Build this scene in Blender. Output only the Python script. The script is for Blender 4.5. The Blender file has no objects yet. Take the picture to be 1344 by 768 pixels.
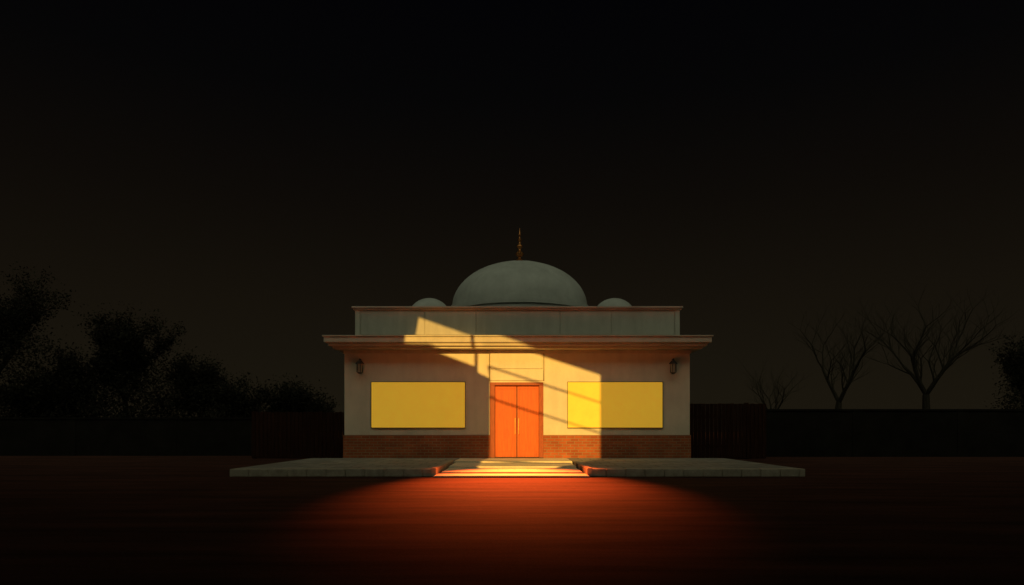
import bpy, bmesh, math, random
from mathutils import Vector, Matrix
from mathutils.geometry import delaunay_2d_cdt
random.seed(7)
S=bpy.context.scene
S.view_settings.view_transform='Standard'
try: S.view_settings.look='None'
except Exception: pass
S.view_settings.exposure=0; S.view_settings.gamma=1

EL=math.radians(15); AZ=math.radians(7)
TE=math.tan(EL)/math.cos(AZ); TA=math.tan(AZ)
CAMY=-20.0; CZ=1.01; F=860.0
def PX(px,depth): return (px-680)*depth/F
def PZ(py,depth): return (565-py)*depth/F+CZ

# ---------------- materials
def mat(name,col,rough=.8,var=.25,scale=3,bump=.0,bscale=40,metal=0,emit=None,estr=0,spec=.3,stretch=(1,1,1),streak=0):
    m=bpy.data.materials.new(name); m.use_nodes=True; nt=m.node_tree; n=nt.nodes; l=nt.links
    b=n['Principled BSDF']; b.inputs['Roughness'].default_value=rough; b.inputs['Metallic'].default_value=metal
    b.inputs['Specular IOR Level'].default_value=spec
    tc=n.new('ShaderNodeTexCoord'); mp=n.new('ShaderNodeMapping'); mp.inputs['Scale'].default_value=stretch
    l.new(tc.outputs['Object'],mp.inputs[0])
    nz=n.new('ShaderNodeTexNoise'); nz.inputs['Scale'].default_value=scale; nz.inputs['Detail'].default_value=8; nz.inputs['Roughness'].default_value=.65
    l.new(mp.outputs[0],nz.inputs['Vector'])
    cr=n.new('ShaderNodeValToRGB'); cr.color_ramp.elements[0].position=.3; cr.color_ramp.elements[1].position=.7
    cr.color_ramp.elements[0].color=tuple(c*(1-var) for c in col)+(1,)
    cr.color_ramp.elements[1].color=tuple(min(1,c*(1+var*.5)) for c in col)+(1,)
    l.new(nz.outputs['Fac'],cr.inputs[0]); out=cr.outputs[0]
    if streak:   # rain streaks / grime running down
        m2=n.new('ShaderNodeMapping'); m2.inputs['Scale'].default_value=(5,5,.5); l.new(tc.outputs['Object'],m2.inputs[0])
        n3=n.new('ShaderNodeTexNoise'); n3.inputs['Scale'].default_value=1.0; n3.inputs['Detail'].default_value=5; l.new(m2.outputs[0],n3.inputs['Vector'])
        r3=n.new('ShaderNodeMapRange'); r3.inputs[1].default_value=.3; r3.inputs[2].default_value=.65; r3.inputs[3].default_value=1-streak; r3.inputs[4].default_value=1
        l.new(n3.outputs['Fac'],r3.inputs[0])
        vm=n.new('ShaderNodeVectorMath'); vm.operation='MULTIPLY'; l.new(out,vm.inputs[0]); l.new(r3.outputs[0],vm.inputs[1]); out=vm.outputs[0]
    l.new(out,b.inputs['Base Color'])
    if bump:
        n2=n.new('ShaderNodeTexNoise'); n2.inputs['Scale'].default_value=bscale; n2.inputs['Detail'].default_value=6
        l.new(mp.outputs[0],n2.inputs['Vector'])
        bp=n.new('ShaderNodeBump'); bp.inputs['Strength'].default_value=bump; bp.inputs['Distance'].default_value=.02
        l.new(n2.outputs['Fac'],bp.inputs['Height']); l.new(bp.outputs[0],b.inputs['Normal'])
    if emit:
        b.inputs['Emission Color'].default_value=emit+(1,); b.inputs['Emission Strength'].default_value=estr
    return m
def brickmat(name,c1,c2,mortar,plane,bw,rh,ms,rough=.85):
    m=bpy.data.materials.new(name); m.use_nodes=True; nt=m.node_tree; n=nt.nodes; l=nt.links
    b=n['Principled BSDF']; b.inputs['Roughness'].default_value=rough; b.inputs['Specular IOR Level'].default_value=.2
    tc=n.new('ShaderNodeTexCoord'); sp=n.new('ShaderNodeSeparateXYZ'); cb=n.new('ShaderNodeCombineXYZ')
    l.new(tc.outputs['Object'],sp.inputs[0])
    if plane=='XZ':
        ad=n.new('ShaderNodeMath'); ad.operation='ADD'; l.new(sp.outputs[0],ad.inputs[0]); l.new(sp.outputs[1],ad.inputs[1])
        l.new(ad.outputs[0],cb.inputs[0]); l.new(sp.outputs[2],cb.inputs[1])
    else:
        l.new(sp.outputs[0],cb.inputs[0]); l.new(sp.outputs[1],cb.inputs[1])
    br=n.new('ShaderNodeTexBrick'); br.inputs['Scale'].default_value=1
    br.inputs['Brick Width'].default_value=bw; br.inputs['Row Height'].default_value=rh; br.inputs['Mortar Size'].default_value=ms
    br.inputs['Color1'].default_value=c1+(1,); br.inputs['Color2'].default_value=c2+(1,); br.inputs['Mortar'].default_value=mortar+(1,)
    l.new(cb.outputs[0],br.inputs['Vector'])
    nz=n.new('ShaderNodeTexNoise'); nz.inputs['Scale'].default_value=2.2; nz.inputs['Detail'].default_value=8
    l.new(tc.outputs['Object'],nz.inputs['Vector'])
    mr=n.new('ShaderNodeMapRange'); mr.inputs[3].default_value=.55; mr.inputs[4].default_value=1.3
    l.new(nz.outputs['Fac'],mr.inputs[0])
    mx=n.new('ShaderNodeVectorMath'); mx.operation='MULTIPLY'
    l.new(br.outputs['Color'],mx.inputs[0]); l.new(mr.outputs[0],mx.inputs[1]); l.new(mx.outputs[0],b.inputs['Base Color'])
    bp=n.new('ShaderNodeBump'); bp.invert=True; bp.inputs['Strength'].default_value=.6; bp.inputs['Distance'].default_value=.008
    l.new(br.outputs['Fac'],bp.inputs['Height']); l.new(bp.outputs[0],b.inputs['Normal'])
    return m
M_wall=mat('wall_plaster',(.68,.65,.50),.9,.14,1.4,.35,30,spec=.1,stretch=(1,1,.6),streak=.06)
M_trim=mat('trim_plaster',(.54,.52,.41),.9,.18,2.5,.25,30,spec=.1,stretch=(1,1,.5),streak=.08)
M_para=mat('parapet_plaster',(.48,.47,.39),.9,.16,2.0,.25,30,spec=.1,stretch=(1,1,.5),streak=.12)  # darker than the walls: light fading upward is put into the colour
M_dome=mat('dome_plaster',(.43,.45,.40),.85,.18,1.4,.2,25,spec=.1,streak=.07)
M_brick=brickmat('base_brick',(.44,.12,.04),(.32,.085,.03),(.32,.20,.11),'XZ',.24,.085,.010)
M_pave=brickmat('paving_slabs',(.34,.33,.28),(.27,.26,.22),(.10,.10,.09),'XY',.6,.6,.012)
M_kerb=mat('kerb_stone',(.42,.38,.29),.9,.3,6,.4,40,spec=.1)
M_step=mat('step_stone',(.76,.68,.48),.85,.2,5,.3,40,spec=.15)
M_panel=mat('yellow_panel',(.80,.53,.06),.6,.12,2,.08,30,emit=(1,.56,.04),estr=.36,spec=.2)  # mild emission added so the panels look bright even in shade
M_pframe=mat('panel_frame',(.22,.18,.08),.6,.2)
M_door=mat('door_wood',(.62,.12,.012),.5,.25,4,.15,30,spec=.3,stretch=(6,6,.6))
M_dframe=mat('door_frame_wood',(.34,.07,.015),.5,.3,5,.15,30,stretch=(5,5,1))
M_brass=mat('brass',(.50,.22,.07),.35,.3,8,metal=.9)
M_metal=mat('dark_iron',(.05,.045,.04),.5,.3,8,metal=.5)
M_glass=mat('lantern_glass',(.30,.28,.20),.2,.2,8)
M_roof=mat('roof_bitumen',(.08,.08,.075),.95,.3,3)
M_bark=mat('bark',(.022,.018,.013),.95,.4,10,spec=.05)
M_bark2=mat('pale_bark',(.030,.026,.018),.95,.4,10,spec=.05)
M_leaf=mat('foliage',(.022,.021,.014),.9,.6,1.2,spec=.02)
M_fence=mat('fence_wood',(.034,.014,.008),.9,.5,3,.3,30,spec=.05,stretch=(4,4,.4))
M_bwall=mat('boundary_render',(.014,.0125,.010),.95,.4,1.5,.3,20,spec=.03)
M_blocker=mat('blocker_render',(.10,.09,.08),.95,.2,1,spec=.05)  # for the added sun-blocking wall behind the viewer

def groundmat():
    m=bpy.data.materials.new('red_earth_ground'); m.use_nodes=True; nt=m.node_tree; n=nt.nodes; l=nt.links
    b=n['Principled BSDF']; b.inputs['Roughness'].default_value=.95; b.inputs['Specular IOR Level'].default_value=.06
    tc=n.new('ShaderNodeTexCoord')
    def nz(scale,st,det=8,rg=.6):
        mp=n.new('ShaderNodeMapping'); mp.inputs['Scale'].default_value=st; l.new(tc.outputs['Object'],mp.inputs[0])
        t=n.new('ShaderNodeTexNoise'); t.inputs['Scale'].default_value=scale; t.inputs['Detail'].default_value=det; t.inputs['Roughness'].default_value=rg
        l.new(mp.outputs[0],t.inputs['Vector']); return t.outputs['Fac']
    a=nz(1.1,(.30,2.0,1)); f=nz(38,(1,1,1),5,.75)
    add=n.new('ShaderNodeMath'); add.operation='MULTIPLY_ADD'; add.inputs[1].default_value=.6; l.new(f,add.inputs[0]); l.new(a,add.inputs[2])
    cr=n.new('ShaderNodeValToRGB'); e=cr.color_ramp.elements
    e[0].position=.6; e[0].color=(.030,.015,.010,1); e[1].position=1.0; e[1].color=(.100,.042,.028,1)
    l.new(add.outputs[0],cr.inputs[0]); l.new(cr.outputs[0],b.inputs['Base Color'])
    bp=n.new('ShaderNodeBump'); bp.inputs['Strength'].default_value=.9; bp.inputs['Distance'].default_value=.03
    l.new(add.outputs[0],bp.inputs['Height']); l.new(bp.outputs[0],b.inputs['Normal'])
    return m
M_ground=groundmat()

# ---------------- helpers
def link(name,me,parent=None,m=None):
    o=bpy.data.objects.new(name,me); S.collection.objects.link(o)
    if parent: o.parent=parent
    if m: me.materials.append(m)
    return o
def empty(name):
    o=bpy.data.objects.new(name,None); S.collection.objects.link(o); return o
def box(name,p,x0,x1,y0,y1,z0,z1,m,bev=0.0):
    bm=bmesh.new(); bmesh.ops.create_cube(bm,size=1)
    for v in bm.verts:
        v.co=Vector(((x0+x1)/2+v.co.x*(x1-x0),(y0+y1)/2+v.co.y*(y1-y0),(z0+z1)/2+v.co.z*(z1-z0)))
    if bev: bmesh.ops.bevel(bm,geom=bm.edges[:],offset=bev,segments=2,affect='EDGES')
    me=bpy.data.meshes.new(name); bm.to_mesh(me); bm.free()
    return link(name,me,p,m)
def boxes(name,p,lst,m,bev=0.0):
    bm=bmesh.new()
    for (x0,x1,y0,y1,z0,z1) in lst:
        r=bmesh.ops.create_cube(bm,size=1)
        for v in r['verts']:
            v.co=Vector(((x0+x1)/2+v.co.x*(x1-x0),(y0+y1)/2+v.co.y*(y1-y0),(z0+z1)/2+v.co.z*(z1-z0)))
    if bev: bmesh.ops.bevel(bm,geom=bm.edges[:],offset=bev,segments=1,affect='EDGES')
    me=bpy.data.meshes.new(name); bm.to_mesh(me); bm.free()
    return link(name,me,p,m)
def lathe(name,p,cx,cy,prof,m,seg=64,smooth=True):
    vs=[];fs=[]
    for (r,z) in prof:
        for i in range(seg):
            a=2*math.pi*i/seg; vs.append((cx+r*math.cos(a),cy+r*math.sin(a),z))
    for j in range(len(prof)-1):
        for i in range(seg):
            k=(i+1)%seg; fs.append((j*seg+i,j*seg+k,(j+1)*seg+k,(j+1)*seg+i))
    me=bpy.data.meshes.new(name); me.from_pydata(vs,[],fs); me.update()
    if smooth:
        me.polygons.foreach_set('use_smooth',[True]*len(me.polygons))
        try: me.set_sharp_from_angle(angle=math.radians(35))
        except Exception: pass
    return link(name,me,p,m)

# ---------------- ground
bm=bmesh.new(); bmesh.ops.create_grid(bm,x_segments=8,y_segments=8,size=400)
me=bpy.data.meshes.new('ground'); bm.to_mesh(me); bm.free(); link('ground',me,None,M_ground)

# ---------------- mosque
Q=empty('mosque')
PL=.17
WX0,WX1=-5.30,5.24
DX0,DX1=-.86,.77
DT=PZ(502,20)
ZW=3.46
box('wall_front_left',Q,WX0,DX0,0,.3,0,ZW,M_wall)
box('wall_front_right',Q,DX1,WX1,0,.3,0,ZW,M_wall)
box('wall_over_door',Q,DX0,DX1,0.003,.3,DT,ZW,M_wall)
box('wall_side_left',Q,WX0,WX0+.3,.3,10,0,ZW,M_wall)
box('wall_side_right',Q,WX1-.3,WX1,.3,10,0,ZW,M_wall)
box('wall_back',Q,WX0+.3,WX1-.3,9.7,10,0,ZW,M_wall)
zb=PZ(571,20)
box('brick_base_left',Q,WX0-.03,DX0-.002,-.035,.0-.001,PL-.1,zb,M_brick,.004)
box('brick_base_right',Q,DX1+.002,WX1+.03,-.035,.0-.001,PL-.1,zb,M_brick,.004)
box('brick_base_side_left',Q,WX0-.03,WX0-.001,0,10,0,zb,M_brick)
box('brick_base_side_right',Q,WX1+.001,WX1+.03,0,10,0,zb,M_brick)
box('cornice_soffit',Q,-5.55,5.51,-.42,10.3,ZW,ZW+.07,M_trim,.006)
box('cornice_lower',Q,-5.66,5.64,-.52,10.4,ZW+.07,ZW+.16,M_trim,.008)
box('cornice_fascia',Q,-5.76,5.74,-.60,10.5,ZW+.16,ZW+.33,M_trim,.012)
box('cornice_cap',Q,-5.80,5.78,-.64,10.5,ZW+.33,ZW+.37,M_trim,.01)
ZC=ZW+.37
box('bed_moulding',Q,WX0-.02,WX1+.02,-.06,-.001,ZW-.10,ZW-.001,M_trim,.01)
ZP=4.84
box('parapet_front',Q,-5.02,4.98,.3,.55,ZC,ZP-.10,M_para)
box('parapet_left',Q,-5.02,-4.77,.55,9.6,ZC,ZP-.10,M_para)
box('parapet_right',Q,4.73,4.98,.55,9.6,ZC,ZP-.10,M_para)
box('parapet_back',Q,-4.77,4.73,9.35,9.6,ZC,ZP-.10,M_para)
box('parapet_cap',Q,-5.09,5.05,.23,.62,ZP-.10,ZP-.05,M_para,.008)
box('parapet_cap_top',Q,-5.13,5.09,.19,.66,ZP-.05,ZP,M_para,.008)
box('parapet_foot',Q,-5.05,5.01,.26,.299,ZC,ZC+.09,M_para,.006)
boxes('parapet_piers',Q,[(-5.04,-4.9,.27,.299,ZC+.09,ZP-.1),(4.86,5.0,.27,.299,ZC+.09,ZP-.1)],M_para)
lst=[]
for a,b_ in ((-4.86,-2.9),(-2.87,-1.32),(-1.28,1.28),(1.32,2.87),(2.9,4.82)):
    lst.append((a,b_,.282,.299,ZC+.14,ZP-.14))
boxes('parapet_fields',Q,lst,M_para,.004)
box('roof_slab',Q,-4.77,4.73,.55,9.35,ZC-.02,ZC+.05,M_roof)
cx=.06; R=2.56
zb0=5.66; H=PZ(346.5,25)-zb0
prof=[(R+.10,ZC),(R+.10,zb0-.30),(R+.16,zb0-.28),(R+.16,zb0-.14),(R+.06,zb0-.12),(R+.06,zb0),(R,zb0+.01)]
for i in range(1,29):
    t=i/28*math.pi/2; prof.append((max(.001,R*math.cos(t)**1.0),zb0+.01+H*math.sin(t)))
lathe('main_dome',Q,cx,5.0,prof,M_dome,96)
zt=zb0+H
fp=[(.34,-.06),(.30,.03),(.20,.09),(.12,.16),(.07,.20),(.05,.25),(.11,.30),(.15,.36),(.15,.40),(.10,.46),(.045,.51),(.04,.56),(.08,.60),(.115,.65),(.115,.68),(.08,.73),(.035,.77),(.03,.83),(.06,.87),(.085,.91),(.06,.95),(.025,.99),(.022,1.03),(.05,1.07),(.055,1.10),(.03,1.14),(.02,1.2),(.001,1.38)]
lathe('finial',Q,cx,5.0,[(r,zt+z) for r,z in fp],M_brass,24)
for nm,sx in (('small_dome_left',PX(564,23)),('small_dome_right',PX(806,23))):
    pr=[(.80,ZC),(.80,4.78),(.84,4.80),(.84,4.88),(.77,4.90)]
    for i in range(1,17):
        t=i/16*math.pi/2; pr.append((max(.001,.77*math.cos(t)),4.90+.74*math.sin(t)))
    lathe(nm,Q,sx,3.0,pr,M_dome,48)
# door
box('door_frame_left',Q,DX0,DX0+.15,-.03,.2,PL,DT-.09,M_dframe,.008)
box('door_frame_right',Q,DX1-.13,DX1,-.03,.2,PL,DT-.09,M_dframe,.008)
box('door_frame_head',Q,DX0,DX1,-.035,.2,DT-.09,DT,M_dframe,.008)
xm=(DX0+.15+DX1-.13)/2
zd=DT-.095
for nm,a,b_ in (('door_leaf_left',DX0+.155,xm-.012),('door_leaf_right',xm+.012,DX1-.135)):
    box(nm,Q,a,b_,.10,.15,PL+.02,zd,M_door,.004)
    L=[]
    s=.06
    L+= [(a+.002,a+s,.086,.099,PL+.025,zd-.003),(b_-s,b_-.002,.086,.099,PL+.025,zd-.003)]
    for z0,z1 in ((PL+.025,PL+.2),(zd-.10,zd-.003)):
        L.append((a+s+.001,b_-s-.001,.087,.099,z0,z1))
    boxes(nm+'_rails',Q,L,M_door,.004)
box('door_gap',Q,DX0+.15,DX1-.13,.16,.19,PL,zd,M_metal)
box('door_threshold',Q,DX0,DX1,-.06,.22,PL-.05,PL+.015,M_metal,.004)
L=[]
for hx in (xm-.055,xm+.055):
    L+= [(hx-.012,hx+.012,.015,.04,PL+.72,PL+1.22),(hx-.01,hx+.01,.04,.085,PL+.78,PL+.81),(hx-.01,hx+.01,.04,.085,PL+1.15,PL+1.18)]
boxes('door_handles',Q,L,M_brass,.003)
z0,z1=PZ(500,20),PZ(485.5,20)
boxes('overdoor_panel_lower',Q,[(DX0,DX1,-.03,.002,z0+.01,z1)],M_wall,.006)
z2,z3=PZ(484,20),PZ(463,20)
boxes('overdoor_panel_upper',Q,[(DX0+.02,DX1-.02,-.028,.002,z2,z3)],M_wall,.006)
boxes('overdoor_frame',Q,[(DX0-.025,DX0-.003,-.045,-.001,z0,z3),(DX1+.003,DX1+.025,-.045,-.001,z0,z3)],M_pframe,.003)
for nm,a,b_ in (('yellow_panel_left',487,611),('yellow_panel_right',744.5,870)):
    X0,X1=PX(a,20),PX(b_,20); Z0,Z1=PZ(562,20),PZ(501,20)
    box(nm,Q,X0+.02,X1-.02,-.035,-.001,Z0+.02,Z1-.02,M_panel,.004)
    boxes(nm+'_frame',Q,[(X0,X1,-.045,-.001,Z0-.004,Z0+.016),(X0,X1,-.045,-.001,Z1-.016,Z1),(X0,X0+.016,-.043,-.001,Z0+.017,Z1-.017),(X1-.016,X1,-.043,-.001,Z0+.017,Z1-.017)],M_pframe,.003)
for nm,px in (('wall_lantern_left',474),('wall_lantern_right',882)):
    X=PX(px,20); zc=PZ(483,20)
    yy=-.17
    lathe(nm+'_body',Q,X,yy,[(.001,zc-.20),(.05,zc-.19),(.07,zc-.165),(.085,zc-.155)],M_metal,6,False)
    lathe(nm+'_glass',Q,X,yy,[(.07,zc-.154),(.10,zc+.10)],M_glass,6,False)
    lathe(nm+'_cap',Q,X,yy,[(.001,zc+.10),(.135,zc+.101),(.125,zc+.125),(.06,zc+.20),(.03,zc+.22),(.028,zc+.25),(.001,zc+.28)],M_metal,6,False)
    L=[(X-.05,X+.05,-.02,-.001,zc-.16,zc+.16),(X-.012,X+.012,-.16,-.02,zc-.19,zc-.165),(X-.012,X+.012,-.17,-.02,zc+.235,zc+.258)]
    boxes(nm+'_bracket',Q,L,M_metal,.003)
    L=[]
    for i in range(6):
        a=math.pi/3*i; L.append((X+.09*math.cos(a)-.008,X+.09*math.cos(a)+.008,yy+.09*math.sin(a)-.008,yy+.09*math.sin(a)+.008,zc-.15,zc+.10))
    boxes(nm+'_bars',Q,L,M_metal)

# ---------------- platform (two paved terraces, steps between)
T=empty('entrance_terrace')
YF=-5.75
sx0,sx1=-1.78,1.50
def terrace(nm,a,b_):
    box(nm+'_paving',T,a,b_,YF+.32,-.04,0,PL-.004,M_pave)
    L=[];x=a
    while x<b_-.01:
        w=min(.42,b_-x); L.append((x+.004,x+w-.004,YF+random.uniform(-.006,.006),YF+.315,0,PL+random.uniform(-.003,.004))); x+=w
    boxes(nm+'_front_kerb',T,L,M_kerb,.012)
terrace('terrace_left',-6.28,sx0)
terrace('terrace_right',sx1,6.25)
box('landing',T,sx0+.003,sx1-.003,-1.9,-.04,0,PL-.008,M_step,.01)
box('step_upper',T,sx0+.05,sx1-.05,-3.7,-1.9,0,PL-.05,M_step,.012)
box('step_middle',T,sx0+.05,sx1-.05,-5.3,-3.7,0,PL-.09,M_step,.012)
box('step_lower',T,sx0-.02,sx1+.02,-6.05,-5.3-.001,0,.045,M_step,.012)
box('cheek_left',T,sx0-.12,sx0-.001,YF-.02,-1.9,.0,PL+.02,M_kerb,.012)
box('cheek_right',T,sx1+.001,sx1+.12,YF-.02,-1.9,.0,PL+.02,M_kerb,.012)

# ---------------- fences & boundary wall
def fence(x0,x1,y,h):
    E=empty('wooden_fence'); L=[];x=x0
    while x<x1:
        L.append((x,x+.13,y+random.uniform(-.01,.01),y+.03,0.03,h+random.uniform(-.012,.012))); x+=.142
    boxes('planks',E,L,M_fence,.004)
    L=[(x0,x1,y+.032,y+.08,.4,.5),(x0,x1,y+.032,y+.08,h-.5,h-.4)]
    x=x0
    while x<=x1: L.append((x,x+.12,y+.081,y+.2,0,h+.04)); x+=2.4
    boxes('rails_and_posts',E,L,M_fence)
fence(5.6,PX(1005,23),3.0,PZ(530,23))
fence(PX(330,23.5),-5.6,3.5,PZ(541,23.5))
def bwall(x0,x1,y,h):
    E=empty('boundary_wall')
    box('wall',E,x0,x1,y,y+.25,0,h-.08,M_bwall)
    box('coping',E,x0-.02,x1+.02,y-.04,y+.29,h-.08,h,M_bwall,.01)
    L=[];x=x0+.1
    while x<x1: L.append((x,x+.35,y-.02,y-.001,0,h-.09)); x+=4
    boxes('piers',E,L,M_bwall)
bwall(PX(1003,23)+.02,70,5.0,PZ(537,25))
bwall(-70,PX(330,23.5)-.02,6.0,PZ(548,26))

# ---------------- trees
def tube(V,Fc,p0,p1,r0,r1,n=5):
    d=(p1-p0); 
    if d.length<1e-5: return
    d.normalize(); u=d.orthogonal().normalized(); w=d.cross(u)
    b=len(V)
    for p,r in ((p0,r0),(p1,r1)):
        for i in range(n):
            a=2*math.pi*i/n; V.append(p+u*(r*math.cos(a))+w*(r*math.sin(a)))
    for i in range(n):
        k=(i+1)%n; Fc.append((b+i,b+k,b+n+k,b+n+i))
def grow(V,Fc,p,d,L,r,lev,rnd,tips,maxlev,spread):
    seg=3; q=p.copy(); dd=d.copy(); rr=r
    for s in range(seg):
        dd=(dd+Vector((rnd.uniform(-.13,.13),rnd.uniform(-.13,.13),rnd.uniform(-.03,.14)))).normalized()
        q2=q+dd*(L/seg); r2=rr*.86
        tube(V,Fc,q,q2,rr,r2,7 if lev<2 else 4); q=q2; rr=r2
        if lev>=2: tips.append(q.copy())
        if lev>0 and lev<maxlev and s<2:
            ax=Vector((rnd.uniform(-1,1),rnd.uniform(-1,1),rnd.uniform(-.2,.7))).normalized()
            nd=(dd*.75+ax*spread).normalized()
            grow(V,Fc,q,nd,L*rnd.uniform(.5,.7),rr*.55,lev+1,rnd,tips,maxlev,spread)
    if lev<maxlev:
        n=rnd.choice((3,4)) if lev==0 else 2
        a0=rnd.uniform(0,6.28)
        for i in range(n):
            a=a0+i*2*math.pi/n+rnd.uniform(-.3,.3)
            side=Vector((math.cos(a),math.sin(a),rnd.uniform(-.05,.35)))
            nd=(dd*.8+side*spread).normalized()
            grow(V,Fc,q,nd,L*rnd.uniform(.66,.84),rr*.68,lev+1,rnd,tips,maxlev,spread)
def bare_tree(x,y,h,seed,m=M_bark2,spread=.62,r=.24):
    rnd=random.Random(seed); V=[];Fc=[];tips=[]
    grow(V,Fc,Vector((0,0,-.05)),Vector((0,0,1)),2.6,r,0,rnd,tips,5,spread)
    mz=max(v.z for v in V); s=h/mz
    E=empty('bare_tree'); E.location=(x,y,0)
    me=bpy.data.meshes.new('trunk_and_branches'); me.from_pydata([v*s for v in V],[],Fc)
    link('trunk_and_branches',me,E,m)
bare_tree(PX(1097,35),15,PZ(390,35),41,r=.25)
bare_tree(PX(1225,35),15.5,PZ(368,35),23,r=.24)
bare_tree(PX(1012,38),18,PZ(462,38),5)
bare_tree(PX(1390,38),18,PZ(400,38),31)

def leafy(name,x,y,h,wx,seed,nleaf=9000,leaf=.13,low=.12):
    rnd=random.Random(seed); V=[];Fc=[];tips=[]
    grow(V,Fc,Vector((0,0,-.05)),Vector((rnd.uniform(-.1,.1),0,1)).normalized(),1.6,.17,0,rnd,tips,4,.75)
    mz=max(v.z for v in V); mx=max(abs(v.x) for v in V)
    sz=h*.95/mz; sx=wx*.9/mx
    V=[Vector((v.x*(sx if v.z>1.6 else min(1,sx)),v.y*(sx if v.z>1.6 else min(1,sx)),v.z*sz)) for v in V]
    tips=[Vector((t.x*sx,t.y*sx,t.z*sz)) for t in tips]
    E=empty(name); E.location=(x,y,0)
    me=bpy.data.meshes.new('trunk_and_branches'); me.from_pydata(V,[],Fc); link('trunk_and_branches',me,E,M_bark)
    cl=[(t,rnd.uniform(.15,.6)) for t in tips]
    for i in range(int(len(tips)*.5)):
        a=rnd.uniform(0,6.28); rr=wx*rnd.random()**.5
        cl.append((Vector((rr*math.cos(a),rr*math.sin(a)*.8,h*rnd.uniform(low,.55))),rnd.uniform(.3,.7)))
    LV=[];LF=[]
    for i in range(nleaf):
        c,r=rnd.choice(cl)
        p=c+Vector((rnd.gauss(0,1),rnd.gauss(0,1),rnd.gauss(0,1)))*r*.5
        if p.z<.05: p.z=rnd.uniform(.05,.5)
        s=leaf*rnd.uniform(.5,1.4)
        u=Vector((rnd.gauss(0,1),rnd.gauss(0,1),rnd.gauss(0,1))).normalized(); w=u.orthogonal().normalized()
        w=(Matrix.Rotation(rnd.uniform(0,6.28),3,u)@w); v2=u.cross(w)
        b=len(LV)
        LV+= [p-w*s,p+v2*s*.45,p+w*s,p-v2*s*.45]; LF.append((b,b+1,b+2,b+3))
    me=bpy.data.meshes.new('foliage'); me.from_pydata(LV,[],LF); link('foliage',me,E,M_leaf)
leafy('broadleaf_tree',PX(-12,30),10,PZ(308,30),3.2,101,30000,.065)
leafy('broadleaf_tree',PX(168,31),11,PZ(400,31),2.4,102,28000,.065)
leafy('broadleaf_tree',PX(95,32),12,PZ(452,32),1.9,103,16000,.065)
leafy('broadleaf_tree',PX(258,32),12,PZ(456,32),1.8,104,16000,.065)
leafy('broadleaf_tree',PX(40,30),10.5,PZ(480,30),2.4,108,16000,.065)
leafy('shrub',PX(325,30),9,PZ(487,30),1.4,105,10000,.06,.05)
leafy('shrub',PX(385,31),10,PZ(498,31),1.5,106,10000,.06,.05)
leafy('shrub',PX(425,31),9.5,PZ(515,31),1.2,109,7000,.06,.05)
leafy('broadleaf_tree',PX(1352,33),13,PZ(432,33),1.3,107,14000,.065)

# ---------------- added unseen wall behind the viewer; its holes shape the sunlit patch
NY=-26.0
def proj(px,py):
    X=(px-680)/43.0; Z=(565-py)/43.0+CZ
    return (X-TA*(0-NY), Z+TE*(0-NY))
holes=[
 [(546,411),(623,438),(623,481),(570,461),(538,460)],
 [(627,440),(788,492),(788,528),(640,480),(643,497),(627,489)],
 [(643,483),(788,530),(788,568),(643,520.5)],
 [(643,522.5),(788,569.5),(788,611),(765,632),(643,618)],
 [(645,621),(763,635),(735,652),(720,659),(664,657),(655,645)],
]
HB=24
pts=[(-60,-.1),(60,-.1),(60,HB),(-60,HB)]; faces=[[0,1,2,3]]
for h in holes:
    b=len(pts); q=[proj(*p) for p in h]
    ar=sum(q[i][0]*q[(i+1)%len(q)][1]-q[(i+1)%len(q)][0]*q[i][1] for i in range(len(q)))
    if ar<0: q.reverse()
    pts+=q; faces.append(list(range(b,b+len(q))))
vo,eo,fo,ov,oe,of=delaunay_2d_cdt([Vector(p) for p in pts],[],faces,0,1e-5)
tri=[f for f,o_ in zip(fo,of) if 0 in o_ and not any(k>0 for k in o_)]
me=bpy.data.meshes.new('pierced_blocker')
me.from_pydata([(v.x,0,v.y) for v in vo],[],[tuple(f) for f in tri]); me.update()
B=empty('sun_blocker'); B.location=(0,NY,0)
o=link('pierced_blocker',me,B,M_blocker)
sm=o.modifiers.new('thickness','SOLIDIFY'); sm.thickness=.08; sm.offset=0
boxes('cornice',B,[(-60.2,60.2,-.3,.3,HB,HB+.3)],M_blocker)
L=[]
for i in range(-19,20):
    for j in range(1,7):
        z=j*3.4+.3
        if abs(i*3+2)<10 and 3<z<14: continue
        L.append((i*3-.6,i*3+.6,.081,.14,z,z+1.5))
boxes('blocker_shutters',B,L,M_metal)

# ---------------- lights
sd=bpy.data.lights.new('sun','SUN'); sd.energy=5.0; sd.angle=math.radians(.25); sd.color=(1,.54,.11)
so=bpy.data.objects.new('sun',sd); S.collection.objects.link(so)
d=Vector((math.sin(AZ)*math.cos(EL),math.cos(AZ)*math.cos(EL),-math.sin(EL)))
so.rotation_euler=d.to_track_quat('-Z','Y').to_euler(); so.location=(-10,-60,20)
sp=bpy.data.lights.new('added_red_glow_spot','SPOT'); sp.energy=25000; sp.color=(1,.125,.02); sp.spot_size=math.radians(39.5); sp.spot_blend=1; sp.shadow_soft_size=.15  # added spot without a fitting, makes the red glow on the ground
spo=bpy.data.objects.new('added_red_glow_spot',sp); S.collection.objects.link(spo)
spo.location=(0.0,-.8,3.95)
spo.rotation_euler=(Vector((0,-6.8,0))-Vector(spo.location)).to_track_quat('-Z','Y').to_euler()

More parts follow.
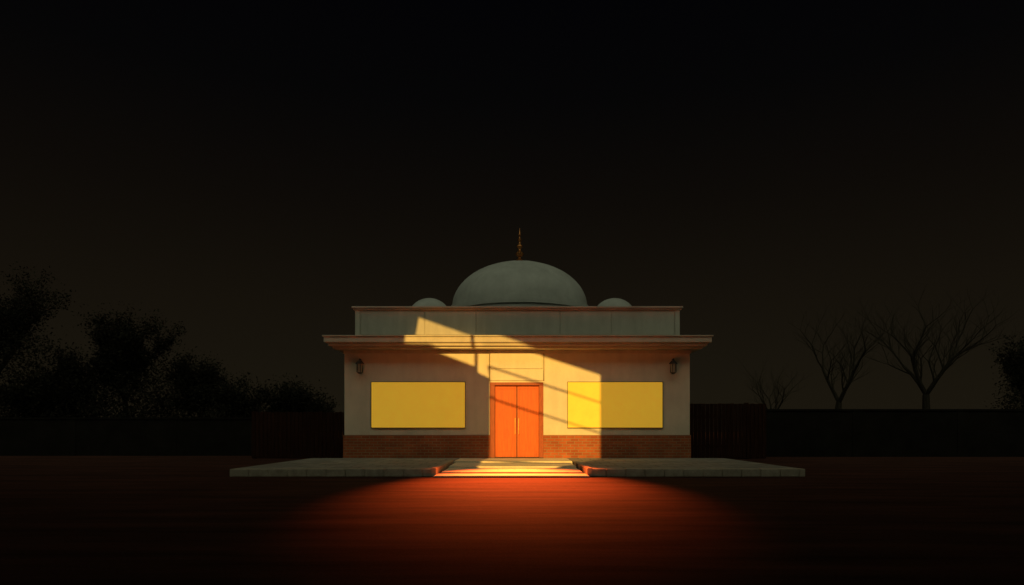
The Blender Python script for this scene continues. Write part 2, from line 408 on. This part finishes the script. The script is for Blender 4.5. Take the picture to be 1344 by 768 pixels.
# ---------------- world
W=bpy.data.worlds.new('World'); S.world=W; W.use_nodes=True; nt=W.node_tree; n=nt.nodes; l=nt.links
bg=n['Background']; bg.inputs[1].default_value=1
tc=n.new('ShaderNodeTexCoord'); sep=n.new('ShaderNodeSeparateXYZ'); l.new(tc.outputs['Generated'],sep.inputs[0])
cr=n.new('ShaderNodeValToRGB'); e=cr.color_ramp.elements
e[0].position=0; e[0].color=(.0092,.0074,.0042,1); e[1].position=.56; e[1].color=(.0006,.0006,.0012,1)
for p,c in ((.18,(.0068,.0049,.0028,1)),(.32,(.0036,.0026,.0018,1)),(.45,(.0013,.0012,.0014,1))):
    k=e.new(p); k.color=c
l.new(sep.outputs[2],cr.inputs[0])
mr=n.new('ShaderNodeMapRange'); mr.interpolation_type='SMOOTHSTEP'
mr.inputs[1].default_value=.0; mr.inputs[2].default_value=-.7; mr.inputs[3].default_value=0; mr.inputs[4].default_value=1
l.new(sep.outputs[1],mr.inputs[0])
v=n.new('ShaderNodeVectorMath'); v.operation='MULTIPLY'; v.inputs[1].default_value=(.60,.62,.45); l.new(mr.outputs[0],v.inputs[0])
ad=n.new('ShaderNodeVectorMath'); ad.operation='ADD'; l.new(cr.outputs[0],ad.inputs[0]); l.new(v.outputs[0],ad.inputs[1])
sky=n.new('ShaderNodeTexSky'); sky.sky_type='NISHITA'; sky.sun_disc=False; sky.sun_elevation=EL; sky.sun_rotation=math.pi+AZ
v2=n.new('ShaderNodeVectorMath'); v2.operation='MULTIPLY'; v2.inputs[1].default_value=(.00022,.00014,.00007); l.new(sky.outputs[0],v2.inputs[0])
ad2=n.new('ShaderNodeVectorMath'); ad2.operation='ADD'; l.new(ad.outputs[0],ad2.inputs[0]); l.new(v2.outputs[0],ad2.inputs[1])
l.new(ad2.outputs[0],bg.inputs[0])

# ---------------- camera
cd=bpy.data.cameras.new('camera'); co=bpy.data.objects.new('camera',cd); S.collection.objects.link(co)
co.location=(0,CAMY,CZ); co.rotation_euler=(math.pi/2,0,0)
cd.sensor_width=36; cd.lens=F/1344*36; cd.shift_x=-8/1344; cd.shift_y=181/1344; cd.clip_end=2000
S.camera=co
